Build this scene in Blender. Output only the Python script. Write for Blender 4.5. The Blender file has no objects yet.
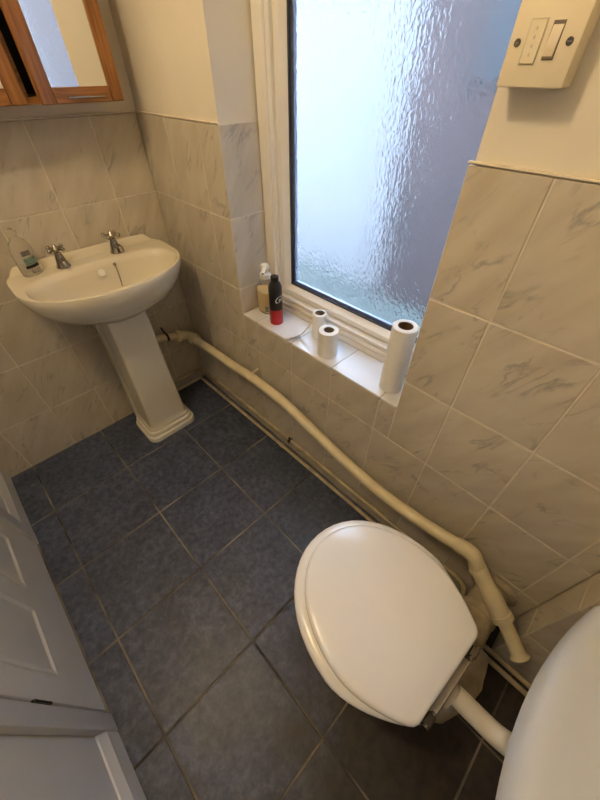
import bpy, bmesh, math, random
from mathutils import Matrix, Vector

random.seed(7)
sc = bpy.context.scene
col = sc.collection
R = math.radians

# ------------------------------------------------------------------ camera
cam_d = bpy.data.cameras.new('camera')
cam = bpy.data.objects.new('camera', cam_d); col.objects.link(cam)
cam_d.sensor_fit = 'HORIZONTAL'; cam_d.sensor_width = 36.0
cam_d.lens = 336.193 / 600 * 36.0
cam_d.clip_start = 0.01
CR = ((0.69929246, 0.7148344, 0.0013132), (0.50399232, -0.49172996, -0.71006565), (-0.50693373, 0.4972054, -0.7041341))
m = Matrix.Identity(4)
for i in range(3):
    m[i][0] = CR[0][i]; m[i][1] = -CR[1][i]; m[i][2] = -CR[2][i]
m[0][3], m[1][3], m[2][3] = 1.56328929, -0.69405889, 1.37230924
cam.matrix_world = m
sc.camera = cam

# ------------------------------------------------------------------ world, lamp, exposure
world = bpy.data.worlds.new('overcast_sky'); sc.world = world
world.use_nodes = True
bg = world.node_tree.nodes['Background']
bg.inputs[0].default_value = (0.52, 0.71, 1.0, 1); bg.inputs[1].default_value = 22.0

lamp_d = bpy.data.lights.new('ceiling_lamp_light', 'POINT')
lamp = bpy.data.objects.new('ceiling_lamp_light', lamp_d); col.objects.link(lamp)
lamp.location = (0.95, -0.95, 2.25)
lamp_d.energy = 16; lamp_d.color = (1.0, 0.73, 0.39); lamp_d.shadow_soft_size = 0.055

sc.view_settings.view_transform = 'Standard'
sc.view_settings.look = 'None'
sc.view_settings.gamma = 1.0
sc.view_settings.use_curve_mapping = False
sc.view_settings.exposure = 0.16

# ------------------------------------------------------------------ materials
MATS = {}
def new_mat(name):
    mt = bpy.data.materials.new(name); mt.use_nodes = True
    nt = mt.node_tree
    b = nt.nodes['Principled BSDF']
    MATS[name] = mt
    return mt, nt, b
def nd(nt, kind, **kw):
    n = nt.nodes.new(kind)
    for k, v in kw.items(): setattr(n, k, v)
    return n
def ramp(nt, stops):
    n = nt.nodes.new('ShaderNodeValToRGB')
    e = n.color_ramp.elements
    while len(e) < len(stops): e.new(0.5)
    for el, (p, c) in zip(e, stops):
        el.position = p; el.color = (c[0], c[1], c[2], 1) if len(c) == 3 else c
    return n
def mix(nt, a, b, fac, blend='MIX'):
    n = nt.nodes.new('ShaderNodeMix'); n.data_type = 'RGBA'; n.blend_type = blend
    L = nt.links
    for sock, v in ((n.inputs['Factor'], fac), (n.inputs['A'], a), (n.inputs['B'], b)):
        if hasattr(v, 'is_output'): L.new(v, sock)
        elif isinstance(v, (int, float)): sock.default_value = v
        else: sock.default_value = (*v, 1)
    return n.outputs['Result']
def plain(name, color, rough=0.5, metal=0.0, noise=0.0, scale=20, bump=0.0, bscale=80, coat=0.0):
    mt, nt, b = new_mat(name)
    b.inputs['Roughness'].default_value = rough; b.inputs['Metallic'].default_value = metal
    b.inputs['Coat Weight'].default_value = coat
    tc = nd(nt, 'ShaderNodeTexCoord')
    n = nd(nt, 'ShaderNodeTexNoise'); n.inputs['Scale'].default_value = scale; n.inputs['Detail'].default_value = 4
    nt.links.new(tc.outputs['Object'], n.inputs['Vector'])
    dark = tuple(c * (1 - noise) for c in color)
    r = ramp(nt, [(0.35, dark), (0.65, color)])
    nt.links.new(n.outputs['Fac'], r.inputs['Fac']); nt.links.new(r.outputs['Color'], b.inputs['Base Color'])
    if bump:
        n2 = nd(nt, 'ShaderNodeTexNoise'); n2.inputs['Scale'].default_value = bscale; n2.inputs['Detail'].default_value = 3
        nt.links.new(tc.outputs['Object'], n2.inputs['Vector'])
        bp = nd(nt, 'ShaderNodeBump'); bp.inputs['Strength'].default_value = bump; bp.inputs['Distance'].default_value = 0.002
        nt.links.new(n2.outputs['Fac'], bp.inputs['Height']); nt.links.new(bp.outputs['Normal'], b.inputs['Normal'])
    return mt

plain('plaster', (0.80, 0.75, 0.66), 0.75, noise=0.04, scale=6, bump=0.25, bscale=120)
plain('ceiling_paint', (0.85, 0.83, 0.78), 0.8, noise=0.02)
plain('wall_grout', (0.80, 0.74, 0.64), 0.85, noise=0.12, scale=30, bump=0.3, bscale=300)
plain('floor_grout', (0.34, 0.30, 0.24), 0.9, noise=0.88, scale=5, bump=0.5, bscale=300)
plain('white_gloss', (0.80, 0.81, 0.82), 0.38, noise=0.04, scale=8, bump=0.08, bscale=60)
plain('ceramic', (0.78, 0.73, 0.61), 0.24, noise=0.03, scale=6, coat=0.3)
plain('pan_ceramic', (0.66, 0.60, 0.48), 0.2, noise=0.18, scale=9, coat=0.3)
plain('seat_plastic', (0.90, 0.905, 0.92), 0.2, noise=0.02, scale=5, coat=0.1)
plain('cistern_plastic', (0.54, 0.57, 0.62), 0.42, noise=0.04, scale=6)
plain('pipe_plastic', (0.80, 0.71, 0.50), 0.4, noise=0.14, scale=14)
plain('soil_plastic', (0.55, 0.47, 0.34), 0.55, noise=0.45, scale=16, bump=0.4, bscale=60)
plain('painted_copper', (0.62, 0.53, 0.36), 0.45, noise=0.35, scale=18)
plain('flush_plastic', (0.82, 0.78, 0.70), 0.35, noise=0.10, scale=12)
plain('chrome', (0.42, 0.39, 0.35), 0.18, metal=1.0, noise=0.25, scale=25)
plain('dark_chrome', (0.22, 0.20, 0.18), 0.25, metal=1.0, noise=0.3, scale=40)
plain('black_plastic', (0.012, 0.012, 0.014), 0.35, noise=0.2)
plain('can_black', (0.010, 0.010, 0.012), 0.28, noise=0.1, coat=0.3)
plain('can_red', (0.50, 0.012, 0.022), 0.3, noise=0.08, coat=0.3)
plain('can_label_grey', (0.35, 0.30, 0.30), 0.5, noise=0.5, scale=400)
plain('white_print', (0.85, 0.85, 0.85), 0.5)
plain('black_print', (0.01, 0.012, 0.012), 0.5)
plain('green_print', (0.22, 0.36, 0.28), 0.5, noise=0.5, scale=150)
plain('grey_print', (0.22, 0.20, 0.19), 0.5, noise=0.4, scale=200)
plain('paper', (0.86, 0.85, 0.83), 0.9, noise=0.03, scale=40, bump=0.5, bscale=180)
plain('card_core', (0.22, 0.18, 0.16), 0.9, noise=0.25, scale=60)
plain('card_core_brown', (0.13, 0.07, 0.035), 0.9, noise=0.25, scale=60)
plain('frame_paint', (0.80, 0.77, 0.72), 0.4, noise=0.0)
plain('gasket', (0.045, 0.052, 0.070), 0.5, noise=0.2, scale=60)
plain('spacer_bar', (0.16, 0.19, 0.26), 0.4, noise=0.3, scale=60)
plain('switch_plastic', (0.80, 0.72, 0.55), 0.4, noise=0.03)
plain('switch_rocker', (0.62, 0.54, 0.42), 0.4, noise=0.06)
plain('cabinet_dark', (0.01, 0.007, 0.005), 0.8)
plain('sill_tile', (0.72, 0.72, 0.73), 0.3, noise=0.05, scale=10)
plain('sill_grout', (0.48, 0.46, 0.44), 0.8, noise=0.2)
plain('tile_caulk', (0.78, 0.70, 0.58), 0.7, noise=0.1, scale=50)
plain('brick_dark', (0.026, 0.0140, 0.0115), 0.9, noise=0.45, scale=1.6)
plain('dark_roof', (0.012, 0.013, 0.016), 0.8, noise=0.4, scale=3)
plain('house_window_dark', (0.006, 0.007, 0.008), 0.8)
plain('pale_render', (0.088, 0.082, 0.078), 0.9, noise=0.05, scale=1.5)
plain('grass', (0.047, 0.054, 0.045), 0.9, noise=0.5, scale=6)
plain('leaf', (0.07, 0.13, 0.06), 0.8, noise=0.5, scale=9)

# thin tissue that lets light through
mt, nt, b = new_mat('tissue'); b.inputs['Base Color'].default_value = (0.80, 0.76, 0.70, 1); b.inputs['Roughness'].default_value = 0.9
tl = nd(nt, 'ShaderNodeBsdfTranslucent'); tl.inputs['Color'].default_value = (0.88, 0.87, 0.86, 1)
tp = nd(nt, 'ShaderNodeBsdfTransparent'); m1 = nd(nt, 'ShaderNodeMixShader'); m2 = nd(nt, 'ShaderNodeMixShader')
m1.inputs[0].default_value = 0.45; m2.inputs[0].default_value = 0.15
nt.links.new(b.outputs[0], m1.inputs[1]); nt.links.new(tl.outputs[0], m1.inputs[2]); nt.links.new(m1.outputs[0], m2.inputs[1]); nt.links.new(tp.outputs[0], m2.inputs[2])
nt.links.new(m2.outputs[0], nt.nodes['Material Output'].inputs['Surface'])
# mirror
mt, nt, b = new_mat('mirror'); b.inputs['Metallic'].default_value = 1; b.inputs['Roughness'].default_value = 0.02
b.inputs['Base Color'].default_value = (0.86, 0.87, 0.86, 1)

# clear bottle plastic, soap
def clear(name, color, rough, ior=1.3, weight=1.0):
    mt, nt, b = new_mat(name)
    b.inputs['Base Color'].default_value = (*color, 1); b.inputs['Roughness'].default_value = rough
    b.inputs['IOR'].default_value = ior; b.inputs['Transmission Weight'].default_value = weight
clear('clear_plastic', (0.93, 0.92, 0.90), 0.08, 1.12)
clear('misty_plastic', (0.84, 0.81, 0.76), 0.2, 1.12, 0.82)
plain('amber_soap', (0.80, 0.62, 0.32), 0.3, noise=0.06, scale=30)

# obscure glass: rippled front face, flat back face
mt, nt, b = new_mat('rippled_glass')
b.inputs['Base Color'].default_value = (0.97, 0.985, 1, 1); b.inputs['Roughness'].default_value = 0.07
b.inputs['IOR'].default_value = 1.45; b.inputs['Transmission Weight'].default_value = 1
tc = nd(nt, 'ShaderNodeTexCoord'); mp = nd(nt, 'ShaderNodeMapping'); mp.inputs['Scale'].default_value = (1.0, 0.0, 0.60)
nt.links.new(tc.outputs['Object'], mp.inputs['Vector'])
n1 = nd(nt, 'ShaderNodeTexNoise'); n1.inputs['Scale'].default_value = 125; n1.inputs['Detail'].default_value = 1.0; n1.inputs['Distortion'].default_value = 0.6
n2 = nd(nt, 'ShaderNodeTexNoise'); n2.inputs['Scale'].default_value = 20; n2.inputs['Detail'].default_value = 1.0
nt.links.new(mp.outputs[0], n1.inputs['Vector']); nt.links.new(mp.outputs[0], n2.inputs['Vector'])
ad = nd(nt, 'ShaderNodeMath', operation='ADD'); nt.links.new(n1.outputs['Fac'], ad.inputs[0]); nt.links.new(n2.outputs['Fac'], ad.inputs[1])
bp = nd(nt, 'ShaderNodeBump'); bp.inputs['Strength'].default_value = 1.0; bp.inputs['Distance'].default_value = 0.0015
nt.links.new(ad.outputs[0], bp.inputs['Height']); nt.links.new(bp.outputs['Normal'], b.inputs['Normal'])
mt, nt, b = new_mat('flat_glass')
b.inputs['Base Color'].default_value = (0.97, 0.985, 1, 1); b.inputs['Roughness'].default_value = 0.0
b.inputs['IOR'].default_value = 1.45; b.inputs['Transmission Weight'].default_value = 1

# marbled wall tile
mt, nt, b = new_mat('marble_tile')
tc = nd(nt, 'ShaderNodeTexCoord'); oi = nd(nt, 'ShaderNodeObjectInfo')
L = nt.links
off = nd(nt, 'ShaderNodeVectorMath', operation='SCALE'); off.inputs[0].default_value = (17.3, 3.1, 29.7)
L.new(oi.outputs['Random'], off.inputs['Scale'])
av = nd(nt, 'ShaderNodeVectorMath', operation='ADD'); L.new(tc.outputs['Object'], av.inputs[0]); L.new(off.outputs[0], av.inputs[1])
mp = nd(nt, 'ShaderNodeMapping'); mp.inputs['Rotation'].default_value = (0, R(58), 0); mp.inputs['Scale'].default_value = (1.0, 1.0, 1.0)
L.new(av.outputs[0], mp.inputs['Vector'])
st = nd(nt, 'ShaderNodeMapping'); st.inputs['Scale'].default_value = (2.6, 1.0, 10.0)
L.new(mp.outputs[0], st.inputs['Vector'])
vn = nd(nt, 'ShaderNodeTexNoise'); vn.inputs['Scale'].default_value = 1.6; vn.inputs['Detail'].default_value = 5; vn.inputs['Distortion'].default_value = 0.7
L.new(st.outputs[0], vn.inputs['Vector'])
sb = nd(nt, 'ShaderNodeMath', operation='SUBTRACT'); L.new(vn.outputs['Fac'], sb.inputs[0]); sb.inputs[1].default_value = 0.5
ab = nd(nt, 'ShaderNodeMath', operation='ABSOLUTE'); L.new(sb.outputs[0], ab.inputs[0])
vr = ramp(nt, [(0.0, (1, 1, 1)), (0.010, (0.55, 0.55, 0.55)), (0.03, (0, 0, 0))]); L.new(ab.outputs[0], vr.inputs['Fac'])
pn = nd(nt, 'ShaderNodeTexNoise'); pn.inputs['Scale'].default_value = 11; pn.inputs['Detail'].default_value = 2
L.new(mp.outputs[0], pn.inputs['Vector'])
pr = ramp(nt, [(0.50, (0, 0, 0)), (0.64, (1, 1, 1))]); L.new(pn.outputs['Fac'], pr.inputs['Fac'])
vm = nd(nt, 'ShaderNodeMath', operation='MULTIPLY'); L.new(vr.outputs['Color'], vm.inputs[0]); L.new(pr.outputs['Color'], vm.inputs[1])
cl = nd(nt, 'ShaderNodeTexNoise'); cl.inputs['Scale'].default_value = 2.2; cl.inputs['Detail'].default_value = 4
L.new(st.outputs[0], cl.inputs['Vector'])
cr = ramp(nt, [(0.3, (0.53, 0.47, 0.385)), (0.68, (0.63, 0.575, 0.485))]); L.new(cl.outputs['Fac'], cr.inputs['Fac'])
vm2 = nd(nt, 'ShaderNodeMath', operation='MULTIPLY'); L.new(vm.outputs[0], vm2.inputs[0]); vm2.inputs[1].default_value = 0.72
res = mix(nt, cr.outputs['Color'], (0.27, 0.25, 0.24), vm2.outputs[0])
L.new(res, b.inputs['Base Color']); b.inputs['Roughness'].default_value = 0.36
b.inputs['Specular IOR Level'].default_value = 0.4

# slate-look floor tile with brown grime by the toilet
mt, nt, b = new_mat('slate_tile'); L = nt.links
tc = nd(nt, 'ShaderNodeTexCoord'); oi = nd(nt, 'ShaderNodeObjectInfo')
off = nd(nt, 'ShaderNodeVectorMath', operation='SCALE'); off.inputs[0].default_value = (13.3, 33.1, 9.7); L.new(oi.outputs['Random'], off.inputs['Scale'])
av = nd(nt, 'ShaderNodeVectorMath', operation='ADD'); L.new(tc.outputs['Object'], av.inputs[0]); L.new(off.outputs[0], av.inputs[1])
a1 = nd(nt, 'ShaderNodeTexNoise'); a1.inputs['Scale'].default_value = 44; a1.inputs['Detail'].default_value = 8; a1.inputs['Roughness'].default_value = 0.72; a1.inputs['Distortion'].default_value = 0.25
a2 = nd(nt, 'ShaderNodeTexNoise'); a2.inputs['Scale'].default_value = 7; a2.inputs['Detail'].default_value = 3
L.new(av.outputs[0], a1.inputs['Vector']); L.new(av.outputs[0], a2.inputs['Vector'])
r1 = ramp(nt, [(0.34, (0.031, 0.040, 0.070)), (0.50, (0.070, 0.085, 0.140)), (0.68, (0.128, 0.150, 0.222))]); L.new(a1.outputs['Fac'], r1.inputs['Fac'])
r2 = ramp(nt, [(0.3, (0.68, 0.68, 0.68)), (0.7, (1.1, 1.1, 1.1))]); L.new(a2.outputs['Fac'], r2.inputs['Fac'])
base = mix(nt, r1.outputs['Color'], r2.outputs['Color'], 1.0, 'MULTIPLY')
ge = nd(nt, 'ShaderNodeNewGeometry')
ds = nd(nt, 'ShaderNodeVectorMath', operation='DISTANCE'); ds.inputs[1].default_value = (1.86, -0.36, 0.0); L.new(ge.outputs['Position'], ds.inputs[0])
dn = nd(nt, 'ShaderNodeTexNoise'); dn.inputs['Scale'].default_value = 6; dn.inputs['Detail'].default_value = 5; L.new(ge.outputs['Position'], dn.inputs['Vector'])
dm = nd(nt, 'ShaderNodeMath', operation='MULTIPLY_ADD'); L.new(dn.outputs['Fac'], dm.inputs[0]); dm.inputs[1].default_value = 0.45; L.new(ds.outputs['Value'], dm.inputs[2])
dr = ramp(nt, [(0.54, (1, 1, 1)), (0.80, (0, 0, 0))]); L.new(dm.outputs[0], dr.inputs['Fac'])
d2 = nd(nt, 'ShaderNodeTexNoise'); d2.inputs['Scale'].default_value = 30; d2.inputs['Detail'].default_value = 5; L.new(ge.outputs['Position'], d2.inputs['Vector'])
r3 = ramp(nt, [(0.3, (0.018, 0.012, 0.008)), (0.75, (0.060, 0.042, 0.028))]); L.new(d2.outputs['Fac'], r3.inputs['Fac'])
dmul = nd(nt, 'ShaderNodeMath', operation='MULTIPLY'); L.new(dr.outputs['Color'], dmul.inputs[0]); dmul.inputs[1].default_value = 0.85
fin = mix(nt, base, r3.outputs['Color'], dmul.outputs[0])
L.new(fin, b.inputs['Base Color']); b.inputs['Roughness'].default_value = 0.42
bp = nd(nt, 'ShaderNodeBump'); bp.inputs['Strength'].default_value = 0.25; bp.inputs['Distance'].default_value = 0.002
L.new(a1.outputs['Fac'], bp.inputs['Height']); L.new(bp.outputs['Normal'], b.inputs['Normal'])

# pine: grain along local Z ('pine_upright') or local Y ('pine_cross')
def pine(name, scale):
    mt, nt, b = new_mat(name); L = nt.links
    tc = nd(nt, 'ShaderNodeTexCoord'); mp = nd(nt, 'ShaderNodeMapping'); mp.inputs['Scale'].default_value = scale
    L.new(tc.outputs['Object'], mp.inputs['Vector'])
    n = nd(nt, 'ShaderNodeTexNoise'); n.inputs['Scale'].default_value = 1.0; n.inputs['Detail'].default_value = 4; n.inputs['Distortion'].default_value = 0.8
    L.new(mp.outputs[0], n.inputs['Vector'])
    r = ramp(nt, [(0.32, (0.17, 0.066, 0.017)), (0.5, (0.29, 0.120, 0.032)), (0.7, (0.38, 0.170, 0.052))]); L.new(n.outputs['Fac'], r.inputs['Fac'])
    L.new(r.outputs['Color'], b.inputs['Base Color']); b.inputs['Roughness'].default_value = 0.32
pine('pine_upright', (60, 90, 5)); pine('pine_cross', (60, 5, 90))

# ------------------------------------------------------------------ mesh helpers
def tag(o, label=None, cat=None, group=None, kind=None):
    if label: o['label'] = label
    if cat: o['category'] = cat
    if group: o['group'] = group
    if kind: o['kind'] = kind
    return o
def mesh_of(name, bm, mats, smooth=True, angle=38):
    bmesh.ops.recalc_face_normals(bm, faces=bm.faces[:])
    me = bpy.data.meshes.new(name); bm.to_mesh(me); bm.free()
    for mn in (mats if isinstance(mats, (list, tuple)) else [mats]): me.materials.append(MATS[mn])
    if smooth:
        me.polygons.foreach_set('use_smooth', [True] * len(me.polygons))
        me.set_sharp_from_angle(angle=R(angle))
    return me
BASE = {}
def empty(name, loc, label, cat, group=None, rz=0):
    o = bpy.data.objects.new(name, None); col.objects.link(o)
    o.location = loc; o.rotation_euler = (0, 0, rz); o.empty_display_size = 0.05
    return tag(o, label, cat, group)
def obj(name, bm, mats, parent=None, loc=None, smooth=True, angle=38):
    """bm in the parent's local space (or world if no parent). loc re-origins the mesh."""
    if loc is not None: bmesh.ops.translate(bm, verts=bm.verts[:], vec=-Vector(loc))
    o = bpy.data.objects.new(name, mesh_of(name, bm, mats, smooth, angle)); col.objects.link(o)
    if loc is not None: o.location = loc
    if parent: o.parent = parent
    return o
def struct(name, bm, mats, **kw):
    return tag(obj(name, bm, mats, **kw), kind='structure')
def copy_tree(o, parent=None):
    c = o.copy(); col.objects.link(c); c.parent = parent
    for ch in list(o.children): copy_tree(ch, c)
    return c
def NB(): return bmesh.new()
def box(bm, x0, x1, y0, y1, z0, z1, bev=0.0, seg=1):
    vs = [bm.verts.new((x, y, z)) for x in (x0, x1) for y in (y0, y1) for z in (z0, z1)]
    fs = [bm.faces.new([vs[i] for i in q]) for q in ((0, 1, 3, 2), (4, 6, 7, 5), (0, 4, 5, 1), (2, 3, 7, 6), (0, 2, 6, 4), (1, 5, 7, 3))]
    if bev:
        es = list({e for f in fs for e in f.edges})
        bmesh.ops.bevel(bm, geom=es, offset=bev, segments=seg, affect='EDGES', profile=0.5)
    return bm
def loft(bm, rings, cap0=True, cap1=True, closed=True):
    rv = [[bm.verts.new(p) for p in r] for r in rings]
    n = len(rv[0])
    for a, c in zip(rv, rv[1:]):
        for i in range(n if closed else n - 1):
            j = (i + 1) % n
            bm.faces.new((a[i], a[j], c[j], c[i]))
    if cap0: bm.faces.new(rv[0][::-1])
    if cap1: bm.faces.new(rv[-1])
    return bm
def lathe(bm, prof, cx=0, cy=0, n=32, cap0=True, cap1=True):
    """prof: (radius, z) bottom to top."""
    rings = [[(cx + r * math.cos(2 * math.pi * i / n), cy + r * math.sin(2 * math.pi * i / n), z) for i in range(n)] for r, z in prof]
    return loft(bm, rings, cap0, cap1)
def smooth_path(pts, sub=6):
    P = [Vector(p) for p in pts]; out = []
    for i in range(len(P) - 1):
        p0 = P[max(i - 1, 0)]; p1 = P[i]; p2 = P[i + 1]; p3 = P[min(i + 2, len(P) - 1)]
        for k in range(sub):
            t = k / sub
            out.append(0.5 * ((2 * p1) + (p2 - p0) * t + (2 * p0 - 5 * p1 + 4 * p2 - p3) * t * t + (3 * p1 - p0 - 3 * p2 + p3) * t ** 3))
    out.append(P[-1]); return out
def tube(bm, pts, r, n=16, cap=True):
    P = [Vector(p) for p in pts]
    rad = r if isinstance(r, (list, tuple)) else [r] * len(P)
    rings = []; up = None
    for i, p in enumerate(P):
        t = (P[min(i + 1, len(P) - 1)] - P[max(i - 1, 0)]).normalized()
        if up is None:
            up = Vector((0, 0, 1)) if abs(t.z) < 0.9 else Vector((0, 1, 0))
        s = t.cross(up).normalized(); up = s.cross(t).normalized()
        rings.append([tuple(p + (s * math.cos(2 * math.pi * k / n) + up * math.sin(2 * math.pi * k / n)) * rad[i]) for k in range(n)])
    return loft(bm, rings, cap, cap)
def sphere(bm, c, r, seg=12, sz=1.0):
    mt = Matrix.Translation(c) @ Matrix.Diagonal((r, r, r * sz, 1))
    bmesh.ops.create_uvsphere(bm, u_segments=seg, v_segments=max(6, seg // 2), radius=1, matrix=mt)
    return bm
def rrect(cx, cy, hx, hy, rad, z, k=6):
    out = []
    for (sx, sy, a0) in ((1, 1, 0), (-1, 1, 90), (-1, -1, 180), (1, -1, 270)):
        for i in range(k + 1):
            a = R(a0 + 90 * i / k)
            out.append((cx + sx * (hx - rad) + rad * math.cos(a), cy + sy * (hy - rad) + rad * math.sin(a), z))
    return out
def sstep(a, b, x):
    t = max(0, min(1, (x - a) / (b - a))); return t * t * (3 - 2 * t)

# ------------------------------------------------------------------ room dimensions
XEND, YDOOR, ZC = 2.06, -1.068, 2.32          # end wall, door wall, ceiling
NX, NY = 1.857, -0.10                          # tiled boxing at the end of the window wall
WX0, WX1, WZ0, WZ1 = 0.519, 1.267, 0.65, 2.02  # window opening
ZT = 1.2545                                    # top of the tiles
PL = 0.008                                     # plaster lies this far behind the tile face
GD = 0.0022                                    # grout recess

# floor slab, ceiling
struct('floor', box(NB(), -0.15, XEND + 0.12, YDOOR - 0.12, 0.12, -0.10, -GD), 'floor_grout', smooth=False)
struct('ceiling', box(NB(), -0.15, XEND + 0.12, YDOOR - 0.12, 0.33, ZC, ZC + 0.08), 'ceiling_paint', smooth=False)
# walls (plaster faces)
ws = struct('wall_sink', box(NB(), -0.15, -PL, YDOOR - 0.12, PL, -0.10, ZC), 'plaster', smooth=False)
bm = NB(); T = 0.30
box(bm, -0.15, WX0 - PL, PL, T, -0.1, ZC); box(bm, WX1 + PL, XEND + 0.12, PL, 0.1478, -0.1, ZC); box(bm, 1.312, XEND + 0.12, 0.1478, T, -0.1, ZC)
box(bm, WX0 - PL, WX1 + PL, PL, 0.1478, -0.1, WZ0 - PL); box(bm, WX0 - PL, WX1 + PL, PL, 0.1478, WZ1, ZC); box(bm, WX0 - PL, 1.312, 0.1478, T, -0.1, WZ0 - PL); box(bm, WX0 - PL, 1.312, 0.1478, T, WZ1, ZC)
ww = struct('wall_window', bm, 'plaster', smooth=False)
we = struct('wall_end', box(NB(), XEND + PL, XEND + 0.12, YDOOR - 0.12, PL, -0.10, ZC), 'plaster', smooth=False)
wd = struct('wall_door', box(NB(), 0, XEND + PL, YDOOR - 0.12, YDOOR - 0.008, -0.10, ZC), 'white_gloss', smooth=False)
nb_ = struct('wall_boxing', box(NB(), NX + PL, XEND + PL, NY + PL, PL, -0.002, ZC), 'plaster', smooth=False)

# ------------------------------------------------------------------ tiles
TILE_MESH = {}
def tile_mesh(w, h, mat, th=0.006, gap=None):
    gap = gap or (0.0062 if mat == 'slate_tile' else 0.0039)
    key = (round(w, 3), round(h, 3), mat)
    if key not in TILE_MESH:
        bm = NB(); box(bm, -w / 2 + gap / 2, w / 2 - gap / 2, 0, th, -h / 2 + gap / 2, h / 2 - gap / 2, 0.0013)
        TILE_MESH[key] = mesh_of('tile', bm, mat, False)
    return TILE_MESH[key]
def tile(parent, center, w, h, rot, mat='marble_tile', name='tile'):
    """tile face lies on its origin plane, outward normal is local -Y."""
    o = bpy.data.objects.new(name, tile_mesh(w, h, mat)); col.objects.link(o)
    o.location = center; o.rotation_euler = rot; o.parent = parent
    return o
def bed(name, parent, bm, mat='wall_grout'):
    return obj(name, bm, mat, parent, smooth=False)
ZROWS = [0.0] + [ZT - 0.25 * k for k in (4, 3, 2, 1, 0)]
# window wall
xc = [0.0] + [1.4065 + 0.2004 * k for k in range(-6, 3)] + [NX]
bm = NB()
box(bm, 0, WX0 - 0.001, GD, 0.012, 0, ZT - 0.003); box(bm, WX1 + 0.001, NX, GD, 0.012, 0, ZT - 0.003); box(bm, WX0 - 0.001, WX1 + 0.001, GD, 0.012, 0, WZ0 - 0.003)
bed('grout_bed', ww, bm)
for zi in range(5):
    z0, z1 = ZROWS[zi], ZROWS[zi + 1]
    for xi in range(len(xc) - 1):
        x0, x1 = xc[xi], xc[xi + 1]
        rects = [(x0, x1, z0, z1)]
        if z1 > WZ0 and x1 > WX0 and x0 < WX1:
            rects = []
            if x0 < WX0: rects.append((x0, WX0, z0, z1))
            if x1 > WX1: rects.append((WX1, x1, z0, z1))
            if z0 < WZ0: rects.append((max(x0, WX0), min(x1, WX1), z0, WZ0 - 0.004))
        for (a, b_, c, d) in rects:
            if b_ - a > 0.012: tile(ww, ((a + b_) / 2, 0, (c + d) / 2), b_ - a, d - c, (0, 0, 0))
# window reveals and sill
bm = NB(); box(bm, WX0 - 0.012, WX0 - GD, 0.0035, 0.148, WZ0, ZT - 0.003); box(bm, WX1 + GD, WX1 + 0.012, 0.0035, 0.148, WZ0, ZT - 0.003)
bed('reveal_bed', ww, bm)
for (z0, z1) in ((WZ0, ZT - 0.5), (ZT - 0.5, ZT - 0.25), (ZT - 0.25, ZT)):
    tile(ww, (WX0, 0.074, (z0 + z1) / 2), 0.146, z1 - z0, (0, 0, R(90)))
    tile(ww, (WX1, 0.074, (z0 + z1) / 2), 0.146, z1 - z0, (0, 0, R(-90)))
bed('sill_bed', ww, box(NB(), WX0, WX1, 0.002, 0.150, WZ0 - 0.012, WZ0 - 0.0015), 'sill_grout')
sx = [WX0, 0.605, 0.805, 1.006, 1.206, WX1]
for a, b_ in zip(sx, sx[1:]):
    tile(ww, ((a + b_) / 2, 0.074, WZ0), b_ - a, 0.150, (R(-90), 0, 0), 'sill_tile', 'sill_tile')
# sink wall
yc_ = [0.0, -0.166, -0.3664, -0.5668, -0.7672, -0.9676, YDOOR]
bed('grout_bed', ws, box(NB(), -0.012, -GD, YDOOR, 0, 0, ZT - 0.003))
for zi in range(5):
    z0, z1 = ZROWS[zi], ZROWS[zi + 1]
    for a, b_ in zip(yc_, yc_[1:]): tile(ws, (0, (a + b_) / 2, (z0 + z1) / 2), a - b_, z1 - z0, (0, 0, R(90)))
# boxing and end wall
bm = NB(); box(bm, NX + GD, NX + 0.012, NY + GD, 0, 0, ZT - 0.003); box(bm, NX + GD, XEND + 0.012, NY + GD, NY + 0.012, 0, ZT - 0.003)
bed('grout_bed', nb_, bm)
for zi in range(5):
    z0, z1 = ZROWS[zi], ZROWS[zi + 1]
    tile(nb_, (NX, NY / 2, (z0 + z1) / 2), -NY, z1 - z0, (0, 0, R(-90)))
    tile(nb_, ((NX + XEND) / 2, NY, (z0 + z1) / 2), XEND - NX, z1 - z0, (0, 0, 0))
bed('grout_bed', we, box(NB(), XEND + GD, XEND + 0.012, YDOOR, NY, 0, ZT - 0.003))
ye = [NY, -0.30, -0.50, -0.70, -0.90, YDOOR]
for zi in range(5):
    z0, z1 = ZROWS[zi], ZROWS[zi + 1]
    for a, b_ in zip(ye, ye[1:]): tile(we, (XEND, (a + b_) / 2, (z0 + z1) / 2), a - b_, z1 - z0, (0, 0, R(-90)))
# raised caulk edge along the top of the tiles
bm = NB(); box(bm, 0, WX0, -0.001, PL, ZT, ZT + 0.004, 0.001); box(bm, WX1, NX, -0.001, PL, ZT, ZT + 0.004, 0.001); bed('tile_edge', ww, bm, 'tile_caulk')
bed('tile_edge', ws, box(NB(), -PL, 0.001, YDOOR, 0, ZT, ZT + 0.004, 0.001), 'tile_caulk')
# floor tiles
fl = bpy.data.objects['floor']
TS = 0.3223
fx = sorted({0.0, *[0.3208 + TS * k for k in range(0, 6)], XEND}); fy = [0.0, -0.3213, -0.3213 - TS, -0.3213 - 2 * TS, YDOOR + 0.004]
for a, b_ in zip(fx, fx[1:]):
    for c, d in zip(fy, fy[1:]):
        tile(fl, ((a + b_) / 2, (c + d) / 2, random.uniform(-0.0004, 0.0004)), b_ - a, c - d, (R(-90), 0, 0), 'slate_tile', 'floor_tile')

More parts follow.
